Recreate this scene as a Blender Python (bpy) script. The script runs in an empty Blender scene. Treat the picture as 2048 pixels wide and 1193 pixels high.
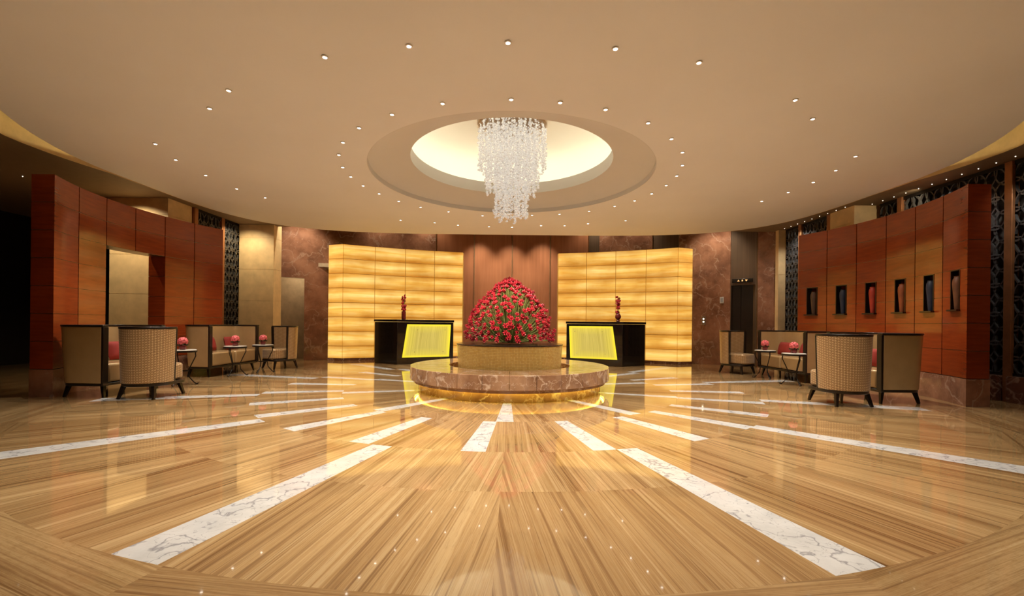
import bpy, bmesh, math, random
from mathutils import Vector, Matrix, Quaternion
random.seed(7)
C = bpy.context.scene.collection
PI = math.pi
def R(a): return math.radians(a)
F_PX, PX0, PY0, ROLL = 880.0, 1020.0, 650.0, 0.0105
CZ = 3.35            # ceiling height
CY = 7.03            # centre of the lobby rings

# ------------------------------------------------------------------ mesh builder
class MB:
    def __init__(s): s.v=[]; s.f=[]; s.mi=[]; s.uv=[]
    def add(s, vs, fs, mi=0, uvs=None):
        o=len(s.v); s.v+= [tuple(p) for p in vs]
        for k,f in enumerate(fs):
            s.f.append([o+i for i in f]); s.mi.append(mi); s.uv.append(uvs[k] if uvs else None)
    def box(s,x0,x1,y0,y1,z0,z1,mi=0,M=None):
        vs=[Vector(p) for p in ((x0,y0,z0),(x1,y0,z0),(x1,y1,z0),(x0,y1,z0),(x0,y0,z1),(x1,y0,z1),(x1,y1,z1),(x0,y1,z1))]
        if M: vs=[M@p for p in vs]
        s.add(vs,[(0,3,2,1),(4,5,6,7),(0,1,5,4),(1,2,6,5),(2,3,7,6),(3,0,4,7)],mi)
    def prism(s,poly,z0,z1,mi=0):
        n=len(poly)
        vs=[(x,y,z0) for x,y in poly]+[(x,y,z1) for x,y in poly]
        fs=[tuple(range(n))[::-1],tuple(range(n,2*n))]+[(i,(i+1)%n,n+(i+1)%n,n+i) for i in range(n)]
        s.add(vs,fs,mi)
    def bent(s,A,B,z0,z1,mi=0,A1=None,B1=None):
        A1=A1 or A; B1=B1 or B
        n=len(A); vs=[]
        for a,b,a1,b1 in zip(A,B,A1,B1): vs+=[(a[0],a[1],z0),(a1[0],a1[1],z1),(b1[0],b1[1],z1),(b[0],b[1],z0)]
        fs=[(0,1,2,3),tuple(4*(n-1)+k for k in (3,2,1,0))]
        for i in range(n-1):
            o=4*i
            for k in range(4): fs.append((o+k,o+4+k,o+4+(k+1)%4,o+(k+1)%4))
        s.add(vs,fs,mi)
    def lathe(s,prof,n=48,c=(0,0,0),closed=False,caps=True,mi=0):
        m=len(prof); vs=[]
        for i in range(n):
            a=2*PI*i/n
            for r,z in prof: vs.append((c[0]+r*math.cos(a),c[1]+r*math.sin(a),c[2]+z))
        fs=[]
        for i in range(n):
            j=(i+1)%n
            for k in range(m if closed else m-1):
                l=(k+1)%m
                fs.append((i*m+k,j*m+k,j*m+l,i*m+l))
        if caps and not closed:
            if prof[0][0]>1e-4: fs.append(tuple(i*m for i in range(n))[::-1])
            if prof[-1][0]>1e-4: fs.append(tuple(i*m+m-1 for i in range(n)))
        s.add(vs,fs,mi)
    def tube(s,path,r,n=8,closed=False,mi=0):
        P=[Vector(p) for p in path]; m=len(P)
        rs=r if isinstance(r,(list,tuple)) else [r]*m
        vs=[]
        for i,p in enumerate(P):
            if closed: t=P[(i+1)%m]-P[i-1]
            else: t=P[min(i+1,m-1)]-P[max(i-1,0)]
            t.normalize()
            u=Vector((0,0,1)) if abs(t.z)<.9 else Vector((1,0,0))
            a=t.cross(u).normalized(); b=t.cross(a)
            for k in range(n):
                q=2*PI*(k+.5)/n; vs.append(p+rs[i]*(a*math.cos(q)+b*math.sin(q)))
        fs=[]
        for i in range(m if closed else m-1):
            j=(i+1)%m
            for k in range(n): fs.append((i*n+k,i*n+(k+1)%n,j*n+(k+1)%n,j*n+k))
        if not closed: fs+= [tuple(range(n))[::-1],tuple((m-1)*n+k for k in range(n))]
        s.add(vs,fs,mi)
    def shell(s,bo,bi,to,ti,a0,a1,z0,z1,n=24,mi=0):
        vs=[]
        for i in range(n+1):
            a=a0+(a1-a0)*i/n; c,q=math.cos(a),math.sin(a)
            vs+=[(bo*c,bo*q,z0),(to*c,to*q,z1),(ti*c,ti*q,z1),(bi*c,bi*q,z0)]
        fs=[(0,1,2,3),tuple(4*n+k for k in (3,2,1,0))]
        for i in range(n):
            for k in range(4): fs.append((4*i+k,4*i+4+k,4*i+4+(k+1)%4,4*i+(k+1)%4))
        s.add(vs,fs,mi)
    def ball(s,c,r,sub=1,sc=(1,1,1),M=None,mi=0):
        bm=bmesh.new(); bmesh.ops.create_icosphere(bm,subdivisions=sub,radius=r)
        vs=[Vector((v.co.x*sc[0],v.co.y*sc[1],v.co.z*sc[2])) for v in bm.verts]
        if M: vs=[M@v for v in vs]
        vs=[v+Vector(c) for v in vs]
        bm.verts.index_update()
        s.add(vs,[tuple(v.index for v in f.verts) for f in bm.faces],mi); bm.free()
    def mesh(s,name,mats,smooth=35,recalc=True):
        me=bpy.data.meshes.new(name); me.from_pydata(s.v,[],s.f)
        if not isinstance(mats,(list,tuple)): mats=[mats]
        for m in mats: me.materials.append(m)
        for p,i in zip(me.polygons,s.mi): p.material_index=i
        if any(u is not None for u in s.uv):
            L=me.uv_layers.new(name='UVMap').data
            for p,u in zip(me.polygons,s.uv):
                if u:
                    for k,li in enumerate(p.loop_indices): L[li].uv=u[k]
        if recalc:
            bm=bmesh.new(); bm.from_mesh(me); bmesh.ops.recalc_face_normals(bm,faces=bm.faces); bm.to_mesh(me); bm.free()
        if smooth:
            me.polygons.foreach_set('use_smooth',[True]*len(me.polygons))
            me.set_sharp_from_angle(angle=R(smooth))
        me.update(); return me
    def build(s,name,mats,parent=None,bevel=0,smooth=35,recalc=True):
        o=bpy.data.objects.new(name,s.mesh(name,mats,smooth,recalc)); C.objects.link(o)
        if parent: o.parent=parent
        if bevel:
            b=o.modifiers.new('bevel','BEVEL'); b.width=bevel; b.segments=2; b.limit_method='ANGLE'; b.angle_limit=R(40)
        return o

def put(name,me,parent=None,loc=(0,0,0)):
    o=bpy.data.objects.new(name,me); C.objects.link(o); o.location=loc
    if parent: o.parent=parent
    return o
def tag(o,label,cat,group=None):
    o['label']=label; o['category']=cat
    if group: o['group']=group
    return o
def thing(name,label,cat,loc=(0,0,0),rz=0,group=None):
    o=bpy.data.objects.new(name,None); C.objects.link(o); o.location=loc; o.rotation_euler=(0,0,rz)
    o.empty_display_size=.1
    return tag(o,label,cat,group)
def struct(o): o['kind']='structure'; return o
def dup(root,loc,rz=None,label=None,group=None):
    r=root.copy(); C.objects.link(r); r.location=loc
    if rz is not None: r.rotation_euler=(0,0,rz)
    if label: r['label']=label
    if group: r['group']=group
    for ch in list(root.children):
        c=ch.copy(); C.objects.link(c); c.parent=r
        for g in list(ch.children):
            d=g.copy(); C.objects.link(d); d.parent=c
    return r

# ------------------------------------------------------------------ materials
def newmat(name):
    m=bpy.data.materials.new(name); m.use_nodes=True
    return m,m.node_tree,m.node_tree.nodes['Principled BSDF']
def node(nt,t,ins=None,**at):
    n=nt.nodes.new(t)
    for k,v in at.items(): setattr(n,k,v)
    for k,v in (ins or {}).items():
        if isinstance(v,bpy.types.NodeSocket): nt.links.new(v,n.inputs[k])
        else: n.inputs[k].default_value=v
    return n
def ramp(nt,fac,stops,mode='LINEAR'):
    n=nt.nodes.new('ShaderNodeValToRGB'); nt.links.new(fac,n.inputs[0]); e=n.color_ramp.elements; n.color_ramp.interpolation=mode
    while len(e)<len(stops): e.new(.5)
    for x,(p,c) in zip(e,stops): x.position=p; x.color=(*c,1) if len(c)==3 else c
    return n.outputs[0]
def coords(nt,kind='Object',scale=(1,1,1)):
    t=node(nt,'ShaderNodeTexCoord')
    return node(nt,'ShaderNodeMapping',{'Vector':t.outputs[kind],'Scale':scale}).outputs[0]
def noise(nt,vec,scale=1,detail=4,rough=.55,dist=0):
    return node(nt,'ShaderNodeTexNoise',{'Vector':vec,'Scale':scale,'Detail':detail,'Roughness':rough,'Distortion':dist}).outputs[0]
def mix(nt,fac,a,b,bt='MIX'):
    n=node(nt,'ShaderNodeMix',data_type='RGBA',blend_type=bt)
    for i,v in ((0,fac),(6,a),(7,b)):
        if isinstance(v,bpy.types.NodeSocket): nt.links.new(v,n.inputs[i])
        else: n.inputs[i].default_value=v if i==0 or len(v)==4 else (*v,1)
    return n.outputs[2]
def plain(name,col,rough=.5,metal=0,var=.15,scale=6,stretch=(1,1,1),coat=0,emit=None,es=0):
    m,nt,b=newmat(name)
    n=noise(nt,coords(nt,'Object',stretch),scale,4)
    lo=tuple(c*(1-var) for c in col); hi=tuple(min(1,c*(1+var)) for c in col)
    nt.links.new(ramp(nt,n,[(.3,lo),(.7,hi)]),b.inputs['Base Color'])
    b.inputs['Roughness'].default_value=rough; b.inputs['Metallic'].default_value=metal; b.inputs['Coat Weight'].default_value=coat
    if emit: b.inputs['Emission Color'].default_value=(*emit,1); b.inputs['Emission Strength'].default_value=es
    return m
def emitter(name,col,s):
    m,nt,b=newmat(name); b.inputs['Base Color'].default_value=(*col,1)
    b.inputs['Emission Color'].default_value=(*col,1); b.inputs['Emission Strength'].default_value=s
    return m
def travertine(name,bright=1.0,speck=.0):
    m,nt,b=newmat(name)
    uv=node(nt,'ShaderNodeUVMap').outputs[0]
    def mp(s): return node(nt,'ShaderNodeMapping',{'Vector':uv,'Scale':s}).outputs[0]
    n1=noise(nt,mp((11,.12,1)),1,10,.72,.4)
    n2=noise(nt,mp((42,.32,1)),1,5,.7,.2)
    n3=noise(nt,mp((2.4,.14,1)),1,3)
    n5=noise(nt,mp((120,8,1)),1,3,.7)
    k=bright
    c1=ramp(nt,n1,[(.34,(.11*k,.048*k,.016*k)),(.42,(.28*k,.145*k,.054*k)),(.485,(.49*k,.31*k,.138*k)),(.53,(.36*k,.20*k,.077*k)),(.58,(.53*k,.345*k,.162*k)),(.72,(.64*k,.455*k,.235*k))])
    c2=mix(nt,ramp(nt,n2,[(.37,(.85,.85,.85)),(.46,(0,0,0))]),c1,(.17*k,.078*k,.026*k))
    c3=mix(nt,.25,c2,ramp(nt,n3,[(.42,(.12*k,.055*k,.018*k)),(.58,(.62*k,.43*k,.21*k))]))
    c3=mix(nt,ramp(nt,n5,[(.52,(0,0,0)),(.66,(.35,.35,.35))]),c3,(.26*k,.14*k,.055*k))
    if speck:
        n4=noise(nt,mp((45,22,1)),1,3,.7)
        c3=mix(nt,ramp(nt,n4,[(.5,(0,0,0)),(.68,(speck,)*3)]),c3,(.24*k,.12*k,.04*k))
    nt.links.new(c3,b.inputs['Base Color']); b.inputs['Roughness'].default_value=.05
    b.inputs['Coat Weight'].default_value=.5; b.inputs['Coat Roughness'].default_value=.02
    return m
def veined(name,base,dark,vein,scale,rough=.12,vw=.035,kind='Object',coat=.2,patch=.5,vs=1):
    m,nt,b=newmat(name); co=coords(nt,kind)
    w=noise(nt,co,scale*1.2,5,.6)
    wv=node(nt,'ShaderNodeVectorMath',{0:co,1:node(nt,'ShaderNodeVectorMath',{0:node(nt,'ShaderNodeTexNoise',{'Vector':co,'Scale':scale*1.3,'Detail':4}).outputs[1],'Scale':.35/scale*2},operation='SCALE').outputs[0]},operation='ADD').outputs[0]
    n1=noise(nt,wv,scale,3,.5)
    d=node(nt,'ShaderNodeMath',{0:node(nt,'ShaderNodeMath',{0:n1,1:.5},operation='SUBTRACT').outputs[0]},operation='ABSOLUTE').outputs[0]
    n2=noise(nt,wv,scale*2.7,2,.5)
    d2=node(nt,'ShaderNodeMath',{0:node(nt,'ShaderNodeMath',{0:n2,1:.5},operation='SUBTRACT').outputs[0]},operation='ABSOLUTE').outputs[0]
    c=ramp(nt,w,[(.5-patch*.35,dark),(.5+patch*.35,base)])
    c=mix(nt,ramp(nt,d,[(0,(.8*vs,)*3),(vw,(0,0,0))]),c,vein)
    c=mix(nt,ramp(nt,d2,[(0,(.55*vs,)*3),(vw*.6,(0,0,0))]),c,vein)
    nt.links.new(c,b.inputs['Base Color']); b.inputs['Roughness'].default_value=rough; b.inputs['Coat Weight'].default_value=coat
    return m
def wood(name,lo,hi,stretch,rough=.25,coat=.3,scale=1):
    m,nt,b=newmat(name)
    n=noise(nt,coords(nt,'Object',stretch),scale,5,.6,.4); n2=noise(nt,coords(nt,'Object'),1.1,2)
    c=ramp(nt,n,[(.32,lo),(.68,hi)]); c=mix(nt,.4,c,ramp(nt,n2,[(.35,lo),(.65,hi)]))
    nt.links.new(c,b.inputs['Base Color']); b.inputs['Roughness'].default_value=rough; b.inputs['Coat Weight'].default_value=coat; b.inputs['Coat Roughness'].default_value=.08
    return m

TRAV=travertine('travertine_inlay')
TRAV2=travertine('travertine_border',.92,.25)
WHITE=veined('white_marble',(.70,.68,.66),(.56,.545,.53),(.20,.19,.21),4.2,.08,.020,coat=.3,vs=.95)
ROJO=veined('red_brown_marble',(.38,.185,.112),(.16,.070,.042),(.55,.40,.30),1.5,.15,.013,patch=.42,vs=.5)
ROJO2=veined('bench_marble',(.46,.265,.15),(.26,.13,.07),(.70,.53,.39),2.6,.1,.022,patch=.4)
DKMARB=veined('plinth_marble',(.20,.08,.05),(.10,.04,.025),(.45,.30,.24),2.0,.12,.02)
REDW=wood('red_lacquered_wood',(.19,.028,.006),(.31,.053,.011),(3,3,30),.17,.5)
CENTW=wood('red_brown_veneer',(.25,.095,.042),(.38,.155,.075),(14,14,.6),.4,.1)
DKWOOD=plain('dark_wenge',(.012,.007,.005),.3,0,.3,10,(1,1,8),.3)
BLACK=plain('black_lacquer',(.006,.005,.005),.18,0,.2,4,coat=.4)
GROOVE=plain('dark_groove',(.02,.005,.002),.6)
CHROME=plain('polished_steel',(.62,.57,.50),.25,1,.05)
BRONZE=plain('bronze_strip',(.35,.24,.14),.35,.8,.1)
STRIP=plain('dull_bronze_strip',(.28,.20,.14),.3,.9,.1)
BRASSL=plain('glowing_brass_edge',(.45,.27,.08),.35,.4,.1,emit=(1,.52,.08),es=.12)  # emission stands in for backlight leaking through the onyx joints
COPPER=plain('copper_brown_metal',(.40,.18,.08),.35,.6,.15)
IRON=plain('wrought_iron',(.02,.016,.014),.4,.6,.2)
LATT=plain('dark_bronze',(.14,.14,.145),.3,.6,.2)
CEIL=plain('warm_ceiling_paint',(.80,.785,.76),.7,0,.03,.6)
RECESS=plain('recess_ring_shade',(.66,.64,.60),.7,0,.03,.6)  # darker than the ceiling: shade of the recess edge put into the colour
COVE=plain('cream_dome_paint',(.86,.83,.73),.7,0,.02,.6)
SOFF=plain('brown_soffit_paint',(.22,.15,.085),.7,0,.06)
LIME=plain('beige_limestone',(.70,.52,.28),.5,0,.12,5)
DARKW=plain('dark_wall',(.018,.013,.011),.6)
BACKW=plain('warm_wall',(.50,.40,.28),.6)
FLUTE=wood('grey_brown_fluted_veneer',(.05,.032,.02),(.15,.095,.06),(40,40,.2),.4,.1)
LEATH=plain('champagne_leather',(.46,.305,.145),.27,.2,.06,5,coat=.3)
REDF=plain('red_cushion_fabric',(.26,.02,.012),.8)
GREEN=plain('green_stems',(.20,.20,.05),.5)
LEAF=plain('dark_leaves',(.04,.05,.015),.5)
BLOOM=plain('crimson_petals',(.40,.014,.024),.45,0,.5,12)
PINK=plain('pink_rose_petals',(.66,.12,.13),.5,0,.3,20)
SOIL=plain('dark_planter_top',(.03,.012,.008),.2)
STONE=plain('pale_table_stone',(.62,.58,.52),.2,0,.08,9)
def crystal():
    m,nt,b=newmat('glowing_crystal_beads'); b.inputs['Metallic'].default_value=.55; b.inputs['Roughness'].default_value=.05
    n=noise(nt,coords(nt,'Object'),40,2); nt.links.new(ramp(nt,n,[(.35,(.45,.42,.38)),(.6,(1,.99,.96))]),b.inputs['Base Color'])
    b.inputs['Emission Color'].default_value=(1,.96,.90,1); b.inputs['Emission Strength'].default_value=.22  # bead emission stands in for lamps inside the chandelier
    t=node(nt,'ShaderNodeBsdfTransparent'); x=node(nt,'ShaderNodeMixShader',{0:.38,1:b.outputs[0],2:t.outputs[0]})
    nt.links.new(x.outputs[0],nt.nodes['Material Output'].inputs[0]); return m
CRYST=crystal()
CANOPY=plain('brown_canopy_metal',(.34,.22,.12),.3,.6)
LENS=emitter('lamp_lens',(1,.93,.82),14)
LENSS=emitter('small_lamp_lens',(1,.88,.7),2.5)
COVEL=emitter('cove_lamp',(1,.95,.77),10)
COVEL2=emitter('perimeter_cove_lamp',(1,.80,.36),9)
GLOW=emitter('yellow_glow_strip',(1,.90,.10),19)
TRIMW=plain('downlight_trim',(.85,.80,.74),.5)

def onyx():
    m,nt,b=newmat('backlit_onyx')
    n=noise(nt,coords(nt,'Object',(.5,.5,8)),1.3,6,.6,.6)
    t=node(nt,'ShaderNodeTexCoord'); s=node(nt,'ShaderNodeSeparateXYZ',{0:t.outputs['Object']})
    # bands of light: each panel brightest along its middle
    fr=node(nt,'ShaderNodeMath',{0:node(nt,'ShaderNodeMath',{0:s.outputs[2],1:.38625},operation='DIVIDE').outputs[0]},operation='FRACT').outputs[0]
    dd=node(nt,'ShaderNodeMath',{0:node(nt,'ShaderNodeMath',{0:fr,1:.55},operation='SUBTRACT').outputs[0]},operation='ABSOLUTE').outputs[0]
    n2=noise(nt,coords(nt,'Object',(1.3,1.3,1.9)),1.0,3)
    c=ramp(nt,n,[(.26,(.72,.34,.040)),(.46,(.93,.555,.113)),(.72,(1.0,.76,.29))])
    c=mix(nt,1,c,ramp(nt,dd,[(.05,(1.0,1.0,1.0)),(.5,(.63,.46,.26))]),'MULTIPLY')
    c=mix(nt,1,c,ramp(nt,n2,[(.34,(.74,.62,.44)),(.62,(1,1,1))]),'MULTIPLY')
    nt.links.new(c,b.inputs['Emission Color']); b.inputs['Emission Strength'].default_value=1.12
    b.inputs['Base Color'].default_value=(.3,.17,.05,1); b.inputs['Roughness'].default_value=.35
    return m
ONYX=onyx()
def mosaic():
    m,nt,b=newmat('gold_mosaic')
    t=node(nt,'ShaderNodeTexCoord'); s=node(nt,'ShaderNodeSeparateXYZ',{0:t.outputs['Object']})
    a=node(nt,'ShaderNodeMath',{0:s.outputs[1],1:s.outputs[0]},operation='ARCTAN2').outputs[0]
    a2=node(nt,'ShaderNodeMath',{0:a,1:.82},operation='MULTIPLY').outputs[0]
    v=node(nt,'ShaderNodeCombineXYZ',{0:a2,1:s.outputs[2]}).outputs[0]
    br=node(nt,'ShaderNodeTexBrick',{'Vector':v,'Scale':1.0,'Mortar Size':.0012,'Brick Width':.022,'Row Height':.022,'Color1':(.88,.58,.16,1),'Color2':(1.0,.74,.26,1),'Mortar':(.40,.25,.08,1)},offset=0)
    nt.links.new(br.outputs[0],b.inputs['Base Color'])
    b.inputs['Metallic'].default_value=.3; b.inputs['Roughness'].default_value=.25; b.inputs['Coat Weight'].default_value=.3
    return m
MOSAIC=mosaic()
def fabric():
    m,nt,b=newmat('ring_pattern_fabric')
    t=node(nt,'ShaderNodeTexCoord'); s=node(nt,'ShaderNodeSeparateXYZ',{0:t.outputs['Object']})
    a=node(nt,'ShaderNodeMath',{0:s.outputs[0],1:s.outputs[1]},operation='ARCTAN2').outputs[0]
    a2=node(nt,'ShaderNodeMath',{0:a,1:.31},operation='MULTIPLY').outputs[0]
    zz=node(nt,'ShaderNodeMath',{0:s.outputs[2],1:node(nt,'ShaderNodeMath',{0:s.outputs[1],1:.25},operation='MULTIPLY').outputs[0]},operation='ADD').outputs[0]
    v=node(nt,'ShaderNodeCombineXYZ',{0:a2,1:zz}).outputs[0]
    vo=node(nt,'ShaderNodeTexVoronoi',{'Vector':v,'Scale':32,'Randomness':.0},voronoi_dimensions='2D').outputs[0]
    c=ramp(nt,vo,[(.0,(.48,.30,.135)),(.22,(.48,.30,.135)),(.27,(.20,.095,.034)),(.40,(.20,.095,.034)),(.46,(.62,.43,.22))])
    nt.links.new(c,b.inputs['Base Color']); b.inputs['Roughness'].default_value=.30; b.inputs['Metallic'].default_value=.22; b.inputs['Sheen Weight'].default_value=.2
    return m
FABRIC=fabric()
def deskglow():
    m,nt,b=newmat('edge_lit_ribbed_glass')
    uv=node(nt,'ShaderNodeUVMap').outputs[0]; s=node(nt,'ShaderNodeSeparateXYZ',{0:uv})
    def edge(o):
        d=node(nt,'ShaderNodeMath',{0:node(nt,'ShaderNodeMath',{0:o,1:.5},operation='SUBTRACT').outputs[0]},operation='ABSOLUTE').outputs[0]
        return d
    mx=node(nt,'ShaderNodeMath',{0:edge(s.outputs[0]),1:edge(s.outputs[1])},operation='MAXIMUM').outputs[0]
    rib=noise(nt,node(nt,'ShaderNodeMapping',{'Vector':uv,'Scale':(60,.4,1)}).outputs[0],1,3)
    inner=ramp(nt,rib,[(.35,(.40,.32,.05)),(.65,(.62,.51,.11))])
    c=mix(nt,ramp(nt,mx,[(.22,(0,0,0)),(.42,(.30,.30,.30)),(.49,(1,1,1))]),inner,(1.0,.84,.015))
    nt.links.new(c,b.inputs['Emission Color']); b.inputs['Emission Strength'].default_value=.92
    b.inputs['Base Color'].default_value=(.2,.16,.05,1); b.inputs['Roughness'].default_value=.3
    return m
DESKG=deskglow()
def vaseglass(n,c,r=.3): return plain(n,c,r,0,.3,5)

# ------------------------------------------------------------------ floor
def build_floor():
    mb=MB(); rnd=random.Random(3)
    def quadarc(r0,r1,a0,a1,mi,swap=False):
        n=max(1,int(math.ceil((a1-a0)/R(1.5)))); m=(a0+a1)/2; ou,ov=rnd.uniform(0,50),rnd.uniform(0,50)
        def pt(r,a): return (r*math.sin(a),CY-r*math.cos(a),0)
        def uv(r,a):
            u,v=r*math.sin(a-m),r*math.cos(a-m)
            return (v+ou,u+ov) if swap else (u+ou,v+ov)
        for i in range(n):
            b0,b1=a0+(a1-a0)*i/n,a0+(a1-a0)*(i+1)/n
            q=[(r0,b0),(r1,b0),(r1,b1),(r0,b1)]
            mb.add([pt(*k) for k in q],[(0,1,2,3)],mi,[[uv(*k) for k in q]])
    def band(r0,r1,strips,w,sub,swap=False,mi=0):
        st=sorted(a%360 for a in strips); n=len(st)
        if n==0:
            for k in range(sub): quadarc(r0,r1,R(360*k/sub),R(360*(k+1)/sub),mi,swap)
            return
        for i in range(n):
            a=st[i]; b=st[(i+1)%n]+(360 if i==n-1 else 0)
            quadarc(r0,r1,R(a-w),R(a+w),1)
            g0,g1=a+w,b-w; k=max(1,round((g1-g0)/sub))
            for j in range(k): quadarc(r0,r1,R(g0+(g1-g0)*j/k),R(g0+(g1-g0)*(j+1)/k),mi,swap)
    S1=[-1+36*k for k in range(10)]
    S2=[-62,-48.5,-35,-20.5,-4.5,12.5,28.5,42,55]+[70+15.2*k for k in range(15)]
    S3=[-104,-74,-44.5,-16.8,15.6,43.5,73.5,103.5,133.5,163.5,195,225.5]
    quadarc(.05,1.35,0,2*PI,0)
    band(1.35,2.5,S1,2.1,18)
    band(2.5,3.58,S2,1.6,8)
    band(3.58,4.4,S3,1.45,14)
    band(4.4,5.42,S3,1.45,14)
    band(5.42,6.9,[],0,24,True,2)
    band(6.9,14,[],0,30,True,2)
    o=mb.build('floor',[TRAV,WHITE,TRAV2],recalc=False,smooth=0); struct(o)
build_floor()

# ------------------------------------------------------------------ ceiling
HR=2.2
def E(a,extra=0):
    c,s=math.cos(a),math.sin(a)
    if s<0: x,y=6.35*c,4.9*s
    else:
        x=6.35*math.copysign(abs(c)**.5,c); y=4.47*abs(s)**.5
    if extra:
        l=math.hypot(x,y); x*=1+extra/l; y*=1+extra/l
    return x,y
def build_ceiling():
    N=160; mb=MB(); vs=[]
    for i in range(N):
        x,y=E(2*PI*i/N); a=math.atan2(y,x)
        hx,hy=HR*math.cos(a),HR*math.sin(a)
        vs+=[(hx,CY+hy,CZ),(x,CY+y,CZ),(x,CY+y,CZ+.13),(hx,CY+hy,CZ+.13)]
    fs=[]
    for i in range(N):
        j=(i+1)%N
        for k in range(3): fs.append((4*i+k,4*j+k,4*j+k+1,4*i+k+1))
    mb.add(vs,fs); struct(mb.build('ceiling',CEIL))
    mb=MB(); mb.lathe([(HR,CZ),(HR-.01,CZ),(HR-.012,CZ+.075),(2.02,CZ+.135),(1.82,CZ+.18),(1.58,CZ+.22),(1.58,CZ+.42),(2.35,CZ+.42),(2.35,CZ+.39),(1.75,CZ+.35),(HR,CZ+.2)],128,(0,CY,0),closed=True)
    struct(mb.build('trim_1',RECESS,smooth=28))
    mb=MB(); mb.lathe([(2.35,CZ+.42),(2.33,CZ+.6),(2.2,CZ+.8),(1.9,CZ+.94),(1.3,CZ+1.02),(.6,CZ+1.05),(0.0,CZ+1.06)],96,(0,CY,0),caps=False)
    struct(mb.build('ceiling_dome',COVE))
    mb=MB(); mb.tube([(1.95*math.cos(2*PI*i/64),CY+1.95*math.sin(2*PI*i/64),CZ+.46) for i in range(64)],.025,8,True)
    struct(mb.build('trim_2',COVEL))
    # soffit around the disc, with the lit perimeter slot
    mb=MB(); vs=[]; fs=[]; a0=math.asin((3.75/4.47)**2); n=120; mb2=MB(); v2=[]
    for i in range(n+1):
        a=a0-(PI+2*a0)*i/n
        x,y=E(a); g=.02+.36*max(0,min(1,(.1-y)/1.4)); x,y=E(a,g)
        ox=max(-12,min(12,x*30)); oy=max(-11.5,min(3.95,y*30)) if abs(y)>.02 else 0
        if abs(x)*30>12 and abs(y)*30<11: oy=y
        vs+=[(x,CY+y,CZ),(ox,CY+oy,CZ)]; v2+=[(x,CY+y,CZ),(x,CY+y,CZ+1.2)]
    f2=[(2*i,2*i+1,2*i+3,2*i+2) for i in range(n)]
    mb.add(vs,f2); struct(mb.build('ceiling_soffit',SOFF))
    mb2.add(v2,f2); struct(mb2.build('trim_3',LIME))
    for s,nm in ((-1,'trim_4'),(1,'trim_5')):
        mb=MB(); P=[]
        for i in range(30):
            a=R(-75+72*i/29); x,y=E(a,-.22); P.append((s*abs(x),CY+y,CZ+.2))
        mb.tube(P,.02,6); struct(mb.build(nm,COVEL2))
    mb=MB(); mb.box(-12,12,-4.6,14.2,CZ+1.25,CZ+1.35); struct(mb.build('ceiling_upper',SOFF))
build_ceiling()

# ------------------------------------------------------------------ outer walls
def yb(X): return 3.2+math.sqrt(100-X*X)
def Xb(px):
    X=0
    for _ in range(50): X=(px-PX0)/F_PX*yb(X)
    return X
def secpts(xa,xb,n=8,d=0): return [(xa+(xb-xa)*i/n, yb(xa+(xb-xa)*i/n)+d) for i in range(n+1)]
def back_wall():
    mats=[ROJO,CENTW,FLUTE,BRONZE,LIME]
    mb=MB()
    def sec(a,b,mi,z0=0,z1=4.6,d=0): 
        xa,xb=Xb(a),Xb(b); mb.bent(secpts(xa,xb,8,d),secpts(xa,xb,8,.25),z0,z1,mi)
    sec(500,549,0); sec(549,608,0,2.17); sec(608,870,0); sec(870,1177,1,d=.04); sec(1177,1197,2); sec(1197,1303,0); sec(1303,1357,2,d=.03)
    sec(1357,1460,0); sec(1460,1515,2,2.08,4.6,.03); sec(1460,1463,2,0,2.08,.03); sec(1511,1515,2,0,2.08,.03); sec(1515,1575,0)
    for p in (870,947,1023,1099,1177,1303,1357,1460,1515):
        x=Xb(p); mb.box(x-.012,x+.012,yb(x)+.01,yb(x)+.1,0,4.6,3)
    struct(mb.build('wall_back',mats))
    # corridor opening at the left
    xa,xb=Xb(549),Xb(608); ya,y2=yb(xa)+.25,yb(xb)+.25
    mb=MB(); mb.bent([(xa-.5,ya+.9),(xb+.6,y2+.9)],[(xa-.5,ya+1),(xb+.6,y2+1)],0,2.6)
    mb.bent([(xa-.5,ya),(xa-.5,ya+1)],[(xa-.6,ya),(xa-.6,ya+1)],0,2.6); mb.bent([(xa-.5,ya),(xb+.6,y2)],[(xa-.5,ya+1),(xb+.6,y2+1)],2.5,2.6)
    struct(mb.build('wall_corridor',BACKW))
    d=MB(); d.bent([(xb-.14,y2+.3),(xb+.3,y2+.45)],[(xb-.14,y2+.34),(xb+.3,y2+.49)],0,2.12)
    struct(d.build('door_2',DKWOOD))
    L=bpy.data.lights.new('corridor_lamp','POINT'); L.energy=11; L.color=(1,.82,.52); L.shadow_soft_size=.1
    o=bpy.data.objects.new('corridor_lamp',L); o.location=((xa+xb)/2-.1,ya+.45,2.4); C.objects.link(o)
    # lift door on the right
    xa,xb=Xb(1463),Xb(1511)
    mb=MB(); mb.bent(secpts(xa,(xa+xb)/2-.004,3,.12),secpts(xa,(xa+xb)/2-.004,3,.2),0,2.08); mb.bent(secpts((xa+xb)/2+.004,xb,3,.12),secpts((xa+xb)/2+.004,xb,3,.2),0,2.08)
    struct(mb.build('door_1',DKWOOD))
    mb=MB(); mb.box(-12,12,-4.6,-4.4,0,4.6); struct(mb.build('wall_front',BACKW))
    mb=MB(); mb.box(7.35,7.5,-4.4,11.2,0,4.6); struct(mb.build('wall_right',DARKW))
    mb=MB(); mb.box(-11.2,-11,-4.4,11.2,0,4.6); struct(mb.build('wall_left',DARKW))
    mb=MB(); mb.box(-11,-6.95,11.05,11.2,0,4.6); mb.box(-7.05,-6.9,9.2,11.1,0,4.6); struct(mb.build('wall_left_rear',DARKW))
back_wall()
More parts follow.
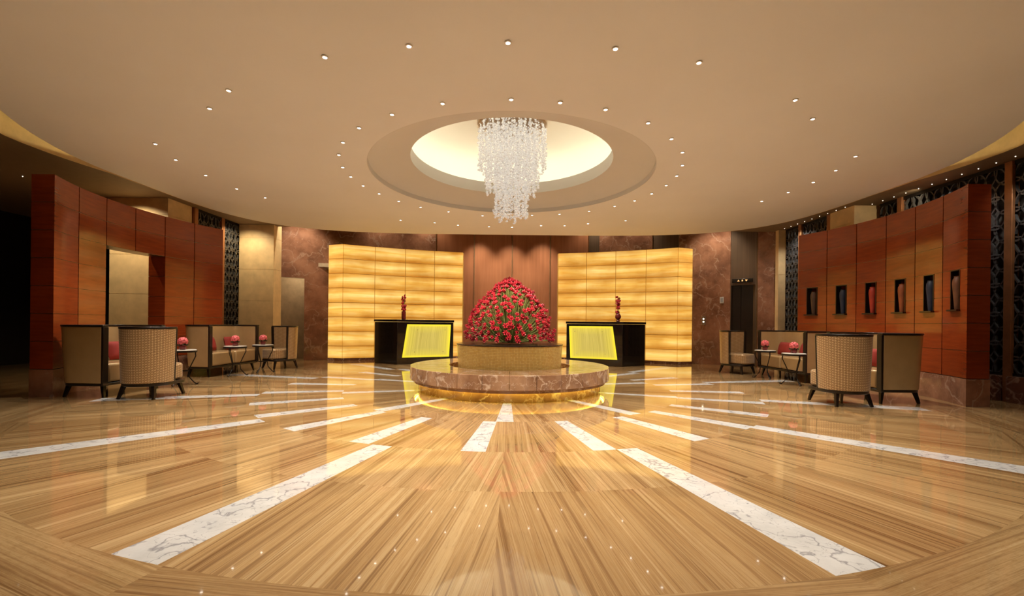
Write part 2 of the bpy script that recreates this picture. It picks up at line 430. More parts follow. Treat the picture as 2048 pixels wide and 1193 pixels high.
def wall_item(px,z,name,lab,cat):
    x=Xb(px); y=yb(x); a=-math.atan2(x,math.sqrt(100-x*x))
    return thing(name,lab,cat,(x,y-.004,z),a)
t=wall_item(1484,2.19,'lift_indicator','slim dark lift indicator panel with amber arrows above the lift door','indicator panel')
mb=MB(); mb.box(-.24,.24,-.03,.0,-.05,.05); mb.build('housing',BLACK,t,.006)
AM=emitter('amber_sign',(1,.55,.22),.8)
for k,z in ((-1,1),(1,-1)):
    mb=MB(); c=.09*k; mb.add([(c-.03,-.032,-.02*z),(c+.03,-.032,-.02*z),(c,-.032,.025*z)],[(0,1,2)]); mb.build('arrow_light',AM,t,recalc=False)
mb=MB(); mb.box(-.015,.015,-.033,-.03,-.02,.02); mb.build('floor_number_light',AM,t)
t=wall_item(1407,1.16,'call_button_panel','small steel lift call panel with buttons on the red-brown marble','button panel')
mb=MB(); mb.box(-.05,.05,-.02,.0,-.12,.12); mb.build('plate',CHROME,t,.004)
for z in (.05,-.03):
    mb=MB(); mb.lathe([(.0,-.004),(.02,-.004),(.02,.006),(0,.006)],16); o=mb.build('button',LENSS,t); o.rotation_euler=(R(90),0,0); o.location=(0,-.022,z)
t=wall_item(1443,1.7,'wall_sign','small pale square sign plate on marble beside the lift door','sign')
mb=MB(); mb.box(-.045,.045,-.025,.0,-.08,.08); mb.build('plate',plain('pale_plate',(.6,.6,.6),.4),t,.004)
mb=MB(); mb.box(-.03,.03,-.028,-.024,-.05,.05); mb.build('face',plain('grey_face',(.3,.32,.36),.4),t)

# ------------------------------------------------------------------ pillars, lattice screens
def pillar(x0,x1,y0,y1,lab,z1=4.55):
    mb=MB()
    for k in range(6):
        a,b=z1*k/6,z1*(k+1)/6
        mb.box(x0,x1,y0,y1,a+.003,b-.003)
    mb.box(x0+.006,x1-.006,y0+.006,y1-.006,0,z1)
    o=mb.build('pillar',LIME); tag(o,lab,'pillar'); return o
pillar(-7.66,-6.55,8.4,9.03,'beige limestone pillar rising behind the left red wall opening')
pillar(6.55,7.3,8.4,9.03,'beige limestone pillar rising behind the right red niche wall')
pillar(-6.62,-5.72,10.62,10.98,'beige limestone pillar beside the dark corridor doorway at back left')
pillar(6.45,6.62,10.6,10.72,'slim beige pillar at the right end of the back marble wall')
def lattice(x,y0,y1,z0,lab,posts):
    t=thing('lattice_screen',lab,'screen',(x,(y0+y1)/2,0)); h=(y1-y0)/2
    mb=MB(); z1=CZ-.06
    nx=max(2,round((y1-y0)/.25)); dx=(y1-y0)/nx; nz=round((z1-z0)/.40); dz=(z1-z0)/nz
    for layer in (0,1):
        for i in range(nx+layer):
            for k in range(nz+layer):
                cy=-h+dx*(i+.5-.5*layer); cz=z0+dz*(k+.5-.5*layer); rx,rz=dx*.60,dz*.60
                n=20; vs=[]
                for q in range(n):
                    a=2*PI*q/n+.3*(layer)
                    for f,xx in ((1,-.02),(1,.02),(.90,.02),(.90,-.02)):
                        yy=max(-h,min(h,cy+rx*f*math.cos(a))); z_=max(z0,min(z1,cz+rz*f*math.sin(a)))
                        vs.append((xx+.006*layer,yy,z_))
                fs=[]
                for q in range(n):
                    r=(q+1)%n
                    for e in range(4): fs.append((4*q+e,4*r+e,4*r+(e+1)%4,4*q+(e+1)%4))
                mb.add(vs,fs)
    mb.build('ring_lattice',LATT,t,smooth=0)
    mb=MB(); mb.box(-.03,.03,-h,h,z1,CZ-.005); mb.build('top_rail',IRON,t)
    mb=MB(); mb.box(-.03,.03,-h,h,z0-.04,z0); mb.build('bottom_rail',IRON,t)
    for py in posts:
        mb=MB(); mb.box(-.06,.05,py-.05,py+.05,0,CZ-.005); o=mb.build('post',COPPER,t,.006); o.location=(0,-(y0+y1)/2,0)
    if z0>.3:
        mb=MB(); mb.box(-.12,.1,-h,h,0,z0-.04); mb.build('plinth',DKMARB,t)
lattice(6.98,4.4,6.08,.40,'dark ring lattice screen with copper post at far right edge of photo',[6.13])
lattice(6.98,6.2,8.3,.40,'dark ring lattice screen rising behind the near half of right niche wall',[7.85])
lattice(6.62,9.12,10.55,.06,'dark ring lattice screen at back right beside the marble wall',[9.1,10.0])
lattice(-6.55,9.12,10.56,.06,'dark ring lattice screen at back left beside the beige pillar',[9.1,9.95])

# ------------------------------------------------------------------ red partition walls
def arc3(p0,pm,p1):
    ax,ay=p0;bx,by=pm;cx,cy=p1
    d=2*(ax*(by-cy)+bx*(cy-ay)+cx*(ay-by))
    ux=((ax*ax+ay*ay)*(by-cy)+(bx*bx+by*by)*(cy-ay)+(cx*cx+cy*cy)*(ay-by))/d
    uy=((ax*ax+ay*ay)*(cx-bx)+(bx*bx+by*by)*(ax-cx)+(cx*cx+cy*cy)*(bx-ax))/d
    r=math.hypot(ax-ux,ay-uy); a0=math.atan2(ay-uy,ax-ux); a1=math.atan2(cy-uy,cx-ux)
    if a0<0: a0+=2*PI
    if a1<0: a1+=2*PI
    return lambda t:(ux+r*math.cos(a0+(a1-a0)*t),uy+r*math.sin(a0+(a1-a0)*t))
base_arc=arc3((-5.9,5.68),(-6.26,7.2),(-5.88,9.0))
ROWS=[.36+.361*k for k in range(8)]
NA,NB=.33,.67
def partition(side,lab,niches):
    ox,oy=side*6.2,7.3
    def P(t,k=0): 
        x,y=base_arc(t); x-=.3*k
        return ((x if side<0 else -x)-ox, y-oy)
    t=thing('partition_wall',lab,'partition wall',(ox,oy,0))
    W=MB(); K=MB(); S=MB(); B=MB(); fr=[]
    def seg(mb,t0,t1,z0,z1,k0=0,k1=1,n=4,ins=0):
        ts=[t0+(t1-t0)*i/n for i in range(n+1)]
        mb.bent([P(q,k0+ins) for q in ts],[P(q,k1-ins) for q in ts],z0,z1)
    for c in range(6):
        t0,t1=c/6,(c+1)/6; g=.0022; opening=(not niches) and c in (2,3)
        if not opening: seg(B,t0,t1,0,.356,-.02,1.02)
        zlow=2.165 if opening else .36
        la,lb=t0+(t1-t0)*NA,t0+(t1-t0)*NB
        e0=t0+(.004 if c==0 or (not niches and c==4) else 0); e1=t1-(.004 if c==5 or (not niches and c==1) else 0)
        if niches:
            seg(K,e0,la-.002,.36,2.88,ins=.04); seg(K,lb+.002,e1,.36,2.88,ins=.04)
            seg(K,e0,e1,.36,1.24,ins=.04); seg(K,e0,e1,1.83,2.88,ins=.04)
        else: seg(K,e0,e1,zlow+.01,2.88,ins=.04)
        for k in range(7):
            z0,z1=ROWS[k]+.004,ROWS[k+1]-.004
            if ROWS[k]<zlow-.01: continue
            if niches and k in (2,3):
                nz0,nz1=(1.26,z1) if k==2 else (z0,1.795)
                if k==2: seg(W,t0+g,t1-g,z0,1.26)
                else: seg(W,t0+g,t1-g,1.795,z1)
                seg(W,t0+g,la,nz0,nz1); seg(W,lb,t1-g,nz0,nz1); seg(W,la,lb,nz0-.003,nz1+.003,.7,1)
            else: seg(W,t0+g,t1-g,z0,z1)
            if ROWS[k]>zlow-.01 and k>0:
                if niches and k==3:
                    seg(S,t0+g,la,ROWS[k]-.003,ROWS[k]+.003,.012,.988); seg(S,lb,t1-g,ROWS[k]-.003,ROWS[k]+.003,.012,.988)
                else: seg(S,t0+g,t1-g,ROWS[k]-.003,ROWS[k]+.003,.012,.988)
    W.build('wood_panels',REDW,t); K.build('core',GROOVE,t); S.build('metal_strips',STRIP,t); B.build('marble_plinth',ROJO,t)
    spots=[]
    if niches:
        for c in range(6):
            a,b=(c+NA)/6,(c+NB)/6; m=(a+b)/2
            Fm=MB(); seg(Fm,a-.003,a+.001,1.268,1.80,-.02,.3,1); seg(Fm,b-.001,b+.003,1.268,1.80,-.02,.3,1); seg(Fm,a,b,1.79,1.80,-.02,.68,3)
            seg(Fm,a-.006,b+.006,1.245,1.268,-.18,.7,3)
            Fm.build('niche_frame',DKWOOD,t)
            q=P(m,.12); spots.append((q[0]+ox,q[1]+oy,1.268))
    return spots
partition(-1,'curved red wood partition with doorway opening and marble plinth, left side',False)
nsp=partition(1,'curved red wood partition with six vase niches, right side',True)
VC=[(.14,.05,.022),(.014,.022,.05),(.28,.07,.02),(.38,.03,.015),(.012,.02,.048),(.07,.035,.02)]
VL=['brown tapered vase in the niche nearest the camera on red wall','dark blue tapered vase in the second niche from the camera','amber brown tapered vase in the third niche from the camera','red tapered vase in the fourth niche from the camera','navy tapered vase in the fifth niche from the camera','dark brown tapered vase in the farthest niche of the red wall']
for i,(p,c,l) in enumerate(zip(nsp,VC,VL)):
    v=MB(); v.lathe([(.0,0),(.03,0),(.035,.01),(.048,.2),(.06,.34),(.056,.40),(.04,.435),(.045,.45),(.037,.45),(.03,.43),(0,.42)],24,caps=False)
    o=v.build('vase',vaseglass('glazed_vase_%s'%i,c,.5)); o.location=p; tag(o,l,'vase','vases in the wall niches')

# ------------------------------------------------------------------ onyx screens
def onyx_screen(side,lab):
    ox,oy=side*3.0,12.2
    t=thing('backlit_screen',lab,'screen',(ox,oy,0))
    P0,P1=(-4.42,11.6),(-1.38,12.77)
    d=Vector((P1[0]-P0[0],P1[1]-P0[1])); nn=Vector((-d.y,d.x)).normalized()
    def F(u):
        if u<0: x,y=P0[0]+u*.45,P0[1]-u*.16
        else:
            s=.12*4*u*(1-u); x,y=P0[0]+d.x*u+nn.x*s,P0[1]+d.y*u+nn.y*s
        return x,y
    def S(x,y,dy=0): return ((x if side<0 else -x)-ox,y+dy-oy)
    T=MB(); K=MB(); B=MB()
    H=3.09; rz=[.0+ H*k/8 for k in range(9)]
    cols=[(-1,0),(0,.25),(.25,.5),(.5,.75),(.75,1)]
    for (a,b) in cols:
        n=3; g=.003 if a>=0 else .02
        us=[a+g+(b-a-2*g)*i/n for i in range(n+1)]
        ub=[a+(b-a)*i/n for i in range(n+1)]
        K.bent([S(*F(u),.022) for u in ub],[S(*F(u),.22) for u in ub],.06,H-.01)
        B.bent([S(*F(u),-.03) for u in ub],[S(*F(u),.24) for u in ub],0,.07)
        for k in range(8):
            T.bent([S(*F(u)) for u in us],[S(*F(u),.02) for u in us],rz[k]+.008+(.064 if k==0 else 0),rz[k+1]-.008)
    T.build('onyx_panels',ONYX,t); K.build('metal_frame',BRASSL,t); B.build('plinth',DKMARB,t)
onyx_screen(-1,'curved glowing amber onyx screen behind the left reception desk')
onyx_screen(1,'curved glowing amber onyx screen behind the right reception desk')

# ------------------------------------------------------------------ reception desks
def desk(side,lab):
    ox,oy=side*2.4,11.2
    t=thing('reception_desk',lab,'desk',(ox,oy,0))
    A,B_,Cc,D_=(-2.74,10.7),(-1.45,11.3),(-1.75,11.85),(-3.42,11.12)
    S=lambda p:((p[0] if side<0 else -p[0])-ox,p[1]-oy)
    poly=[S(p) for p in (A,B_,Cc,D_)]
    if side>0: poly=poly[::-1]
    mb=MB(); mb.prism(poly,0,1.04); mb.build('body',BLACK,t,.008)
    cx=sum(p[0] for p in poly)/4; cy=sum(p[1] for p in poly)/4
    mb=MB(); mb.prism([(cx+(x-cx)*1.02,cy+(y-cy)*1.02) for x,y in poly],1.045,1.1); mb.build('counter_top',BLACK,t,.006)
    a=Vector(A); u=(Vector(B_)-a); L=u.length; u/=L; n=Vector((u.y,-u.x))
    def Q(s,z,o): 
        p=a+u*s+n*o; q=S((p.x,p.y)); return (q[0],q[1],z)
    c=[Q(.12,.17,.006),Q(1.31,.17,.006),Q(1.35,.985,.006),Q(.24,.985,.006)]
    mb=MB(); mb.add(c,[(0,1,2,3)],0,[[(0,0),(1,0),(1,1),(0,1)]]); mb.build('light_panel',DESKG,t,recalc=False,smooth=0)
    for s,z in ((.5,.85),(1.2,.85),(.42,.3),(1.15,.3)):
        pts=MB(); pts.ball(Q(s,z,.008),.012,1); pts.build('fixing_stud',CHROME,t)
    return t
desk(-1,'black angular reception desk with glowing yellow panel, left of the flowers')
desk(1,'black angular reception desk with glowing yellow panel, right of the flowers')
def desk_vase(x,y,lab,rnd=False):
    t=thing('orchid_vase',lab,'flower vase',(x,y,1.1)); 
    pr=[(0,0),(.045,0),(.05,.01),(.055,.03),(.055,.19),(.05,.21),(.038,.21),(.04,.03),(0,.02)]
    if rnd: pr=[(0,0),(.035,0),(.05,.02),(.035,.05),(.07,.10),(.075,.14),(.05,.19),(.03,.22),(.036,.235),(.026,.235),(.04,.18),(0,.1)]
    mb=MB(); mb.lathe(pr,24,caps=False); mb.build('vase',vaseglass('dark_red_glass',(.16,.018,.016),.15),t)
    rn=random.Random(x); 
    for k in range(2):
        dx=.03*(-1 if k else 1)
        mb=MB(); mb.tube([(0,0,.03),(dx*.3,0,.25),(dx*.6,.0,.45),(dx,-.01,.60-.05*k)],.006,6); st=mb.build('stem',GREEN,t)
    bl=MB()
    for k in range(22):
        z=.22+.40*rn.random()**1.2; a=rn.uniform(0,2*PI); r=.03
        M=Matrix.Rotation(rn.uniform(0,3),3,'Z')@Matrix.Rotation(rn.uniform(0,2),3,'X')
        for q in range(3): bl.ball((r*math.cos(a)+rn.uniform(-.015,.015),r*math.sin(a)+rn.uniform(-.015,.015),z+rn.uniform(-.015,.015)),.040,1,(1,.4,.8),M@Matrix.Rotation(q*1.1,3,'Y'))
    o=bl.build('blooms',BLOOM,t); o['kind']='stuff'
desk_vase(-2.66,11.0,'slim straight vase of red orchids standing on the left reception desk')
desk_vase(2.70,11.0,'round-bellied vase of red orchids standing on the right reception desk',True)

# ------------------------------------------------------------------ bench, planter, flowers
t=thing('round_bench','large round red marble bench glowing yellow underneath, circling the planter','bench',(0,CY,0))
mb=MB(); mb.lathe([(1.42,0),(1.42,.17),(.99,.17),(.99,0)],128,closed=True); mb.build('base',ROJO2,t)
mb=MB()
NS=28
for i in range(NS):
    a0,a1=2*PI*i/NS+.0012,2*PI*(i+1)/NS-.0012
    mb.shell(1.55,.95,1.55,.95,a0,a1,.172,.365,6)
mb.build('seat_slab',ROJO2,t,.006)
mb=MB(); mb.lathe([(1.490,.128),(1.500,.128),(1.500,.174),(1.490,.174)],128,closed=True); mb.build('added_strip_lip',ROJO2,t)  # added lip, keeps the strip's reflection off the polished floor
mb=MB(); mb.tube([(1.470*math.cos(2*PI*i/96),1.470*math.sin(2*PI*i/96),.160) for i in range(96)],.007,6,True); mb.build('light_strip',GLOW,t)
t=thing('planter','round gold mosaic planter drum in the middle of the marble bench','planter',(0,CY,0))
mb=MB(); mb.lathe([(.80,0),(.835,.68),(.835,.684)],96); mb.build('mosaic_body',MOSAIC,t)
mb=MB(); mb.lathe([(.78,.684),(.84,.684),(.845,.688),(.845,.696),(.84,.70),(0,.70)],96,caps=False); mb.build('top',SOIL,t)

t=thing('flower_arrangement','big dome of crimson blooms on green stems, standing on the gold planter','flowers',(0,CY,.705))
bm_=MB(); rn=random.Random(5)
for k in range(6):
    a=2*PI*k/6; M=Matrix.Rotation(a,3,'Z')@Matrix.Rotation(R(42),3,'Y')
    bm_.ball(M@Vector((0,0,.026)),.031,1,(.26,.42,1.0),M)
bm_.ball((0,0,.030),.020,1,(.7,.7,1.9))
bloom_me=bm_.mesh('bloom',BLOOM,0)
sm=MB(); sm.tube([(0,0,0),(0,0,1)],[.006,.0045],5); stem_me=sm.mesh('stem',GREEN)
pts=[]; NF=520
for i in range(NF):
    h=((i+.5)/NF)**1.2
    a=i*2.39996+rn.uniform(-.1,.1); h2=min(.99,max(.015,h+rn.uniform(-.02,.02)))
    r=.645*(1-h2**2.3)**.85*rn.uniform(.82,1.07)+.01
    p=Vector((r*math.cos(a),r*math.sin(a),.045+.96*h2*rn.uniform(.95,1.03))); pts.append(p)
pts.sort(key=lambda p:p.y-.3*p.z)
fill=MB(); fs_=MB()
for i,p in enumerate(pts):
    org=Vector((p.x*.18,p.y*.18,0.012)); d=p-org; q=Vector((0,0,1)).rotation_difference(d.normalized())
    if i<100:
        o=put('stem',stem_me,t,org); o.rotation_mode='QUATERNION'; o.rotation_quaternion=q; o.scale=(1,1,d.length)
        o=put('bloom',bloom_me,t,p); o.rotation_mode='QUATERNION'; o.rotation_quaternion=q; s=rn.uniform(.85,1.2); o.scale=(s,s,s)
    else:
        M=q.to_matrix(); fs_.tube([org,p],.005,5)
        fill.add([M@v.co+p for v in bloom_me.vertices],[tuple(f.vertices) for f in bloom_me.polygons])
o=fill.build('bloom_mass',BLOOM,t,smooth=0,recalc=False); o['kind']='stuff'
o=fs_.build('stem_mass',GREEN,t,recalc=False); o['kind']='stuff'
lf=MB()
for i in range(45):
    a=rn.uniform(0,2*PI); h=rn.random()*.5; r=.54*(1-h**1.7)*rn.uniform(.3,.5)
    M=Matrix.Rotation(a,3,'Z')@Matrix.Rotation(R(rn.uniform(20,80)),3,'Y')
    lf.ball((r*math.cos(a),r*math.sin(a),.07+.85*h),.05,1,(.45,.08,1),M)
o=lf.build('foliage',LEAF,t,smooth=0); o['kind']='stuff'

# ------------------------------------------------------------------ chandelier
t=thing('chandelier','tiered crystal bead chandelier hanging in the lit dome above the flowers','chandelier',(0,CY,0))
mb=MB(); mb.lathe([(0,4.40),(.55,4.40),(.56,4.36),(.56,4.16),(.53,4.14),(0,4.14)],64,caps=False); mb.build('canopy',CANOPY,t)
rn=random.Random(11)
def strand(L,spread):
    m=MB(); z=0; m.tube([(0,0,0),(0,0,-L)],.0025,4)
    while z<L:
        for q in range(2):
            r=rn.choice((.011,.014,.018,.023)); m.ball((rn.uniform(-spread,spread),rn.uniform(-spread,spread),-z-r-rn.uniform(0,.02)),r,1)
        z+=.040
    return m.mesh('crystal_strand',CRYST,60)
tiers=[(.515,38,.68,4.14),(.40,24,1.00,4.14),(.34,10,1.04,4.14),(.25,18,1.42,4.14),(.11,8,1.44,4.14)]
for r,n,L,zt in tiers:
    var=[strand(L*f,.028) for f in (.95,.98,1.0,1.02)]
    for i in range(n):
        a=2*PI*(i+rn.uniform(-.2,.2))/n; rr=r*rn.uniform(.97,1.03)
        o=put('crystal_strand',rn.choice(var),t,(rr*math.cos(a),rr*math.sin(a),zt)); o.rotation_euler=(0,0,rn.uniform(0,6))

# ------------------------------------------------------------------ downlights
def ceil_pt(px,py):
    x=(px-PX0)+(py-PY0)*ROLL*.5; y=(py-PY0)-(px-PX0)*ROLL
    k=(CZ-1)/(-y); return x*k,F_PX*k
mb=MB(); mb.lathe([(.019,0),(.030,0),(.030,.008),(.019,.012)],24,closed=True); trim_me=mb.mesh('trim',TRIMW)
mb=MB(); mb.lathe([(0,.003),(.020,.003),(.020,.010),(0,.010)],20,caps=False); lens_me=mb.mesh('lens',LENS)
WARM=(1,.925,.80)
def lamp(x,y,z,e,size=95,blend=.7,col=WARM,aim=None,rad=.015):
    L=bpy.data.lights.new('spot_lamp','SPOT'); L.energy=e; L.spot_size=R(size); L.spot_blend=blend; L.color=col; L.shadow_soft_size=rad
    o=bpy.data.objects.new('spot_lamp',L); o.location=(x,y,z); C.objects.link(o)
    if aim: o.rotation_euler=(Vector(aim)-Vector((x,y,z))).to_track_quat('-Z','Y').to_euler()
    return o
def downlight(x,y,lab,grp,e,aim=None,size=95):
    t=thing('ceiling_light',lab,'ceiling light',(x,y,CZ-.012),0,grp); put('trim',trim_me,t); put('lens',lens_me,t)
    if e: lamp(x,y,CZ-.025,e,size,aim=aim)
inner=[(883,206),(1020,198),(1118,204),(1209,218),(1294,245),(1341,277),(1363,304),(1363,330),(1352,351),(1331,370),(1302,387),(1268,401),(1228,412),(1177,422),(1118,428),(1063,430),(964,431),(896,423),(840,414),(796,402),(757,387),(725,371),(700,353),(684,334),(676,309),(684,284),(716,255),(782,228)]
outer=[(1013,84),(815,91),(1228,96),(647,113),(1395,124),(455,180),(1588,199),(417,216),(1623,237),(309,287),(1709,312),(350,319),(1670,340),(410,350),(1625,364),(472,377),(1575,384),(529,395),(1522,402)]
far=[(868,445),(915,450),(977,453),(1023,454),(1081,451),(1128,451),(1175,447),(1250,441),(800,440)]
for i,p in enumerate(inner):
    x,y=ceil_pt(*p)
    if i in (0,1,2): downlight(x,y,'small recessed downlight in the ring close around the domed recess','inner ring of downlights',430,(0,CY,.85),28)
    else: downlight(x,y,'small recessed downlight in the ring close around the domed recess','inner ring of downlights',120 if i%2==0 else 0)
for i,p in enumerate(outer):
    x,y=ceil_pt(*p); downlight(x,y,'small recessed downlight in the wide outer ring of the ceiling','outer ring of downlights',172 if i<5 else 102)
for p in far:
    x,y=ceil_pt(*p); downlight(x,y,'tiny far downlight near the rear edge of the ceiling','rear row of downlights',90)
mb=MB(); mb.lathe([(0,0),(.006,0),(.006,.01),(0,.01)],12,caps=False); dot_me=mb.mesh('ceiling_light',LENSS)
for k in range(24):
    y=5.0+.235*k
    o=put('ceiling_light',dot_me,None,(6.80 if y<8.3 else 6.47,y,CZ-.011)); 
    tag(o,'tiny bright lamp in the row along the top of right lattice screens','ceiling light','row of tiny lamps above right screens')
for x,y in ((-8.0,7.2),(-8.05,6.9),(-8.9,8.2),(-7.9,9.6)):
    o=put('ceiling_light',dot_me,None,(x,y,CZ-.011)); tag(o,'tiny lamp in the dark soffit beyond the left partition','ceiling light','lamps in the left soffit')
# unseen fill spots added over the entrance side, out of frame
for x in (-4.2,-1.6,1.6,4.2):
    for y in (2.9 if abs(x)<3 else 3.4,.2): lamp(x,y,CZ-.03,118)
# wall washers in the rear slot
for x in (-.9,0,.9): lamp(x,12.55,4.1,320,70,1,(1,.86,.64),(x,13.1,.9),.05)
for x in (-5.25,5.2): lamp(x,yb(x)-.75,4.2,200,85,.8,(1,.87,.66),(x,yb(x)-.25,1.2),.05)
for x in (-3.6,-2.4,2.4,3.6): lamp(x,yb(x)-.25,4.2,45,110,.8,(1,.87,.66),(x,yb(x)+.1,3.2),.05)
# spots added to brighten the pillars behind the partitions and the lattice
GOLD=(1,.80,.50)
lamp(-7.1,7.75,CZ-.03,140,120,.8,GOLD,aim=(-7.1,8.4,1.6)); lamp(6.8,7.3,CZ-.03,12,120,.8,GOLD,aim=(6.9,8.6,2.4))
lamp(6.60,5.5,CZ-.03,50,120,.8,aim=(7,5.5,1.8)); lamp(6.60,6.9,CZ-.03,50,120,.8,aim=(7,7,1.9)); lamp(6.2,9.9,CZ-.03,60,120,.8,aim=(6.6,9.9,1.8)); lamp(-6.2,9.9,CZ-.03,70,120,.8,GOLD,aim=(-6.3,10.6,1.8))

# ------------------------------------------------------------------ furniture
CS=.85
def outline(r,front,cr=.1):
    P=[]
    for i in range(13): a=PI*i/12; P.append((r*math.cos(a),r*math.sin(a)))
    for i in range(5): a=PI+PI/2*i/4; P.append((-r+cr+cr*math.cos(a),-front+cr+cr*math.sin(a)))
    for i in range(5): a=1.5*PI+PI/2*i/4; P.append((r-cr+cr*math.cos(a),-front+cr+cr*math.sin(a)))
    return [(x*CS,y*CS) for x,y in P]
def make_barrel(lab,loc,rz,grp):
    t=thing('barrel_chair',lab,'chair',loc,rz,grp); k=CS
    a0,a1=R(-8),R(188)
    mb=MB(); mb.shell(.345*k,.285*k,.372*k,.305*k,a0,a1,.205,.90,36); mb.build('backrest',FABRIC,t,.008)
    mb=MB(); mb.shell(.377*k,.298*k,.377*k,.298*k,a0-.05,a1+.05,.895,.925,36)
    for a,b in ((a0-.075,a0),(a1,a1+.075)): mb.shell(.35*k,.278*k,.378*k,.298*k,a,b,.2,.90,2)
    mb.build('frame',DKWOOD,t,.005)
    mb=MB(); mb.prism(outline(.335,.37,.12),.165,.207); mb.build('seat_rail',DKWOOD,t,.006)
    mb=MB(); mb.prism(outline(.275,.40,.13),.21,.43); mb.build('seat',FABRIC,t,.03)
    for sx in (-1,1):
        for sy,fy in ((1,.2),(-1,-.30)):
            mb=MB(); mb.tube([(sx*.225*k,fy*k,.17),(sx*.265*k,(fy+sy*.055)*k,0)],[.030,.019],4); mb.build('leg',DKWOOD,t)
    return t
CH='barrel chairs in the lounge corners'
ch=make_barrel('ring-patterned barrel chair with its back to the camera, left lounge group',(-4.74,5.80,0),R(180),CH)
dup(ch,(-5.00,9.66,0),R(-32),'ring-patterned barrel chair facing the camera, beside the back left corridor',CH)
dup(ch,(4.38,5.80,0),R(180),'ring-patterned barrel chair with its back to the camera, right lounge group',CH)
dup(ch,(4.93,9.62,0),R(30),'ring-patterned barrel chair facing the camera, in front of the lift',CH)

def upath(h,d,r,ins):
    # plan of a three-sided back with rounded rear corners, from front left round to front right
    h-=ins; d2=d-ins; r=max(.03,r-ins); P=[(-h,-d)]
    for i in range(4): P.append((-h,-d+(d2-r+d)*(i+1)/4))
    for i in range(1,9): a=PI-PI/2*i/8; P.append((-h+r+r*math.cos(a),d2-r+r*math.sin(a)))
    P.append((h-r,d2))
    for i in range(1,9): a=PI/2-PI/2*i/8; P.append((h-r+r*math.cos(a),d2-r+r*math.sin(a)))
    for i in range(1,5): P.append((h,(d2-r)+(-d-d2+r)*i/4))
    return P
def make_settee(lab,loc,rz,W,Dp,grp):
    t=thing('settee',lab,'settee',loc,rz,grp); h=W/2; d=Dp/2; z0,z1=.19,.915; r=.20
    def ext(P,k): # lean the rear outward towards the top
        return [(x*(1+.02*k),y+(.05*k*max(0,(y+d)/(2*d)))) for x,y in P]
    def tr(P): # leather stops short of the front posts
        Q=list(P); Q[0]=(Q[0][0],-d+.03); Q[-1]=(Q[-1][0],-d+.03); return Q
    O=upath(h-.006,d,r,0); I=upath(h,d,r,.07)
    mb=MB(); mb.bent(tr(O),tr(I),z0,z1,0,ext(tr(O),1),ext(tr(I),1)); mb.build('backrest',LEATH,t,.006)
    O2,I2=upath(h+.002,d,r,0),upath(h,d,r,.075)
    mb=MB(); mb.bent(ext(O2,1),ext(I2,1),z1,z1+.026); mb.build('top_rail',DKWOOD,t,.005)
    for s in (-1,1):
        x0,x1=sorted((s*(h+.002),s*(h-.075))); mb=MB(); mb.box(x0,x1,-d,-d+.03,z0-.02,z1); mb.build('front_post',DKWOOD,t,.004)
    mb=MB(); P=[(x,y) for x,y in upath(h-.01,d-.008,r,0)]; mb.prism(P[::-1],z0-.035,z0); mb.build('seat_rail',DKWOOD,t,.005)
    n=2; w=(W-.16)/n
    for k in range(n):
        mb=MB(); mb.box(-h+.08+w*k+.004,-h+.08+w*(k+1)-.004,-d+.01,d-.085,z0+.005,.44); mb.build('seat_cushion',LEATH,t,.03)
    for sx in (-1,1):
        for sy in (-1,1):
            mb=MB(); mb.tube([(sx*(h-.10),sy*(d-.09),.16),(sx*(h-.07),sy*(d-.055),0)],[.030,.018],4); mb.build('leg',DKWOOD,t)
    return t
SG='leather settees along the curved red walls'
s1=make_settee('high-sided tan leather settee at the near end of left red wall',(-5.50,6.12,0),R(90),1.0,.62,SG)
s2=make_settee('high-sided tan leather settee at the far end of left red wall',(-5.56,8.55,0),R(88),1.44,.50,SG)
s3=dup(s1,(5.21,6.30,0),R(-90),'high-sided tan leather settee at the near end of right niche wall',SG)
s4=dup(s2,(5.52,8.60,0),R(-88),'high-sided tan leather settee at the far end of right niche wall',SG)
def pillow_mesh(w,h,th):
    m=MB(); n=10; vs=[]
    for sgn in (1,-1):
        for i in range(n+1):
            for j in range(n+1):
                u,v=2*i/n-1,2*j/n-1
                vs.append((u*w/2,sgn*th/2*((1-u**4)*(1-v**4))**.6,v*h/2))
    k=(n+1)**2; fs=[]
    for i in range(n):
        for j in range(n):
            a=i*(n+1)+j; fs.append((a,a+1,a+n+2,a+n+1)); b=a+k; fs.append((b,b+n+1,b+n+2,b+1))
    m.add(vs,fs); me=m.mesh('cushion',REDF,60)
    return me
pm=pillow_mesh(.36,.26,.12)
def pillow(st,lx,lab,d):
    o=put('cushion',pm); M=st.matrix_basis@Matrix.Translation((lx,d,.575))@Matrix.Rotation(R(-14),4,'X'); o.matrix_world=M; tag(o,lab,'cushion','red cushions on the settees')
for st,nm,d,w in ((s1,'near left',.12,.21),(s2,'far left',.07,.32),(s3,'near right',.12,.21),(s4,'far right',.07,.32)):
    pillow(st,-w,'red cushion on the %s settee, at its %s end'%(nm,'near' if 'left' in nm else 'far'),d)
    pillow(st,w,'red cushion on the %s settee, at its %s end'%(nm,'far' if 'left' in nm else 'near'),d)

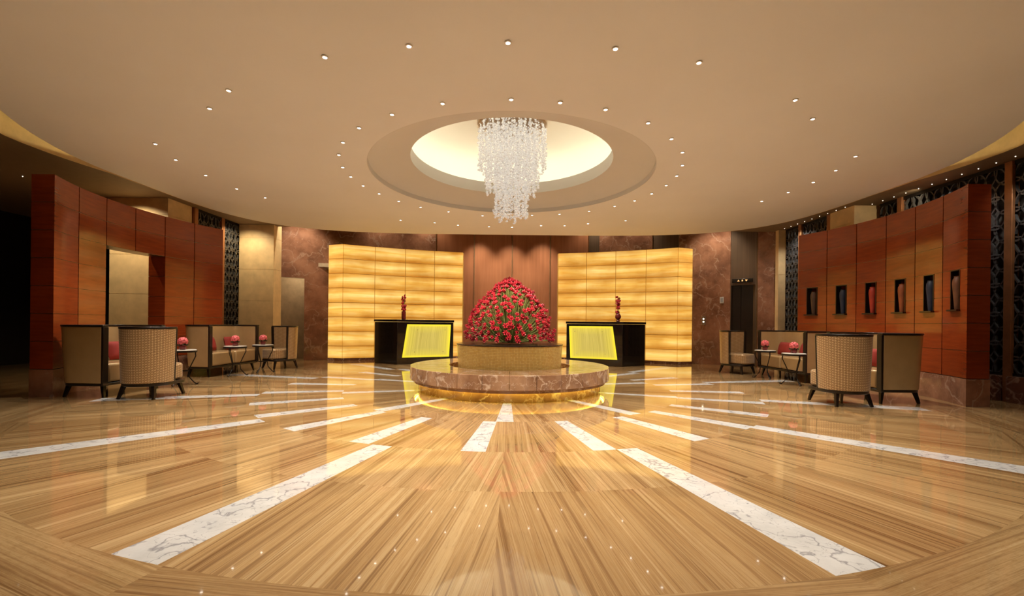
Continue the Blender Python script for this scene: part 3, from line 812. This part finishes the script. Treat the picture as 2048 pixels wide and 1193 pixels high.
def make_table(lab,loc,grp):
    t=thing('side_table',lab,'side table',loc,0,grp)
    mb=MB(); mb.lathe([(0,.535),(.175,.535),(.185,.54),(.185,.55),(.178,.555),(0,.555)],40,caps=False); mb.build('tabletop',STONE,t)
    mb=MB(); mb.lathe([(.165,.515),(.19,.515),(.19,.542),(.165,.534)],40,closed=True); mb.build('rim',IRON,t)
    for k in range(3):
        a=2*PI*k/3+.5; pr=[(.165,.515),(.17,.45),(.12,.33),(.075,.22),(.09,.12),(.15,.04),(.185,.008),(.205,.012),(.205,.03)]
        mb=MB(); mb.tube([(r*math.cos(a),r*math.sin(a),z) for r,z in pr],.009,6); mb.build('leg',IRON,t)
    mb=MB(); mb.tube([(.08*math.cos(2*PI*i/24),.08*math.sin(2*PI*i/24),.22) for i in range(24)],.006,6,True); mb.build('ring_stretcher',IRON,t)
    return t
TG='small iron side tables'
tpos=[(-5.09,8.16,'by the far left settee'),(-4.90,8.74,'by the back left barrel chair'),(-5.13,6.90,'half hidden behind the near left barrel chair'),(4.96,7.68,'between the right settee and near barrel chair'),(5.0,8.62,'by the barrel chair before the lift')]
tb=None
def posy(x,y,lab):
    t=thing('rose_bowl',lab,'flowers',(x,y,.555),0,'rose bowls on the side tables')
    mb=MB(); mb.lathe([(0,0),(.035,0),(.045,.02),(.048,.06),(.042,.075),(.036,.075),(.04,.03),(0,.01)],20,caps=False); mb.build('bowl',vaseglass('red_glass_bowl',(.16,.02,.02)),t)
    mb=MB(); rn=random.Random(x*7)
    for i in range(26):
        z=1-1.5*(i+.5)/26; a=i*2.4; r=math.sqrt(max(0,1-z*z))
        d=Vector((r*math.cos(a),r*math.sin(a),z)); q=Vector((0,0,1)).rotation_difference(d).to_matrix()
        mb.ball(d*.062+Vector((0,0,.125)),.026,1,(1,1,.5),q)
    o=mb.build('roses',PINK,t,smooth=0); o['kind']='stuff'
    mb=MB()
    for i in range(7):
        a=i*.9; M=Matrix.Rotation(a,3,'Z')@Matrix.Rotation(R(100),3,'Y'); mb.ball(M@Vector((0,0,.05))+Vector((0,0,.085)),.035,1,(.5,.12,1),M)
    o=mb.build('leaves',LEAF,t,smooth=0); o['kind']='stuff'
for x,y,w in tpos:
    lab='small round iron side table with pale top %s'%w
    if tb is None: tb=make_table(lab,(x,y,0),TG)
    else: dup(tb,(x,y,0),0,lab,TG)
    posy(x,y,'bowl of pink roses on the side table %s'%w)

# ------------------------------------------------------------------ world, camera
w=bpy.data.worlds.new('World'); bpy.context.scene.world=w; w.use_nodes=True
w.node_tree.nodes['Background'].inputs[0].default_value=(.9,.75,.55,1); w.node_tree.nodes['Background'].inputs[1].default_value=.05
cd=bpy.data.cameras.new('Camera'); cam=bpy.data.objects.new('Camera',cd); C.objects.link(cam)
cd.sensor_width=36; cd.lens=36*F_PX/2048; cd.shift_x=4/2048; cd.shift_y=(PY0-596.5)/2048; cd.clip_start=.05
cam.matrix_world=Matrix.Translation((0,0,1))@Matrix.Rotation(R(90),4,'X')@Matrix.Rotation(ROLL,4,'Z')
bpy.context.scene.camera=cam
bpy.context.scene.view_settings.view_transform='Standard'
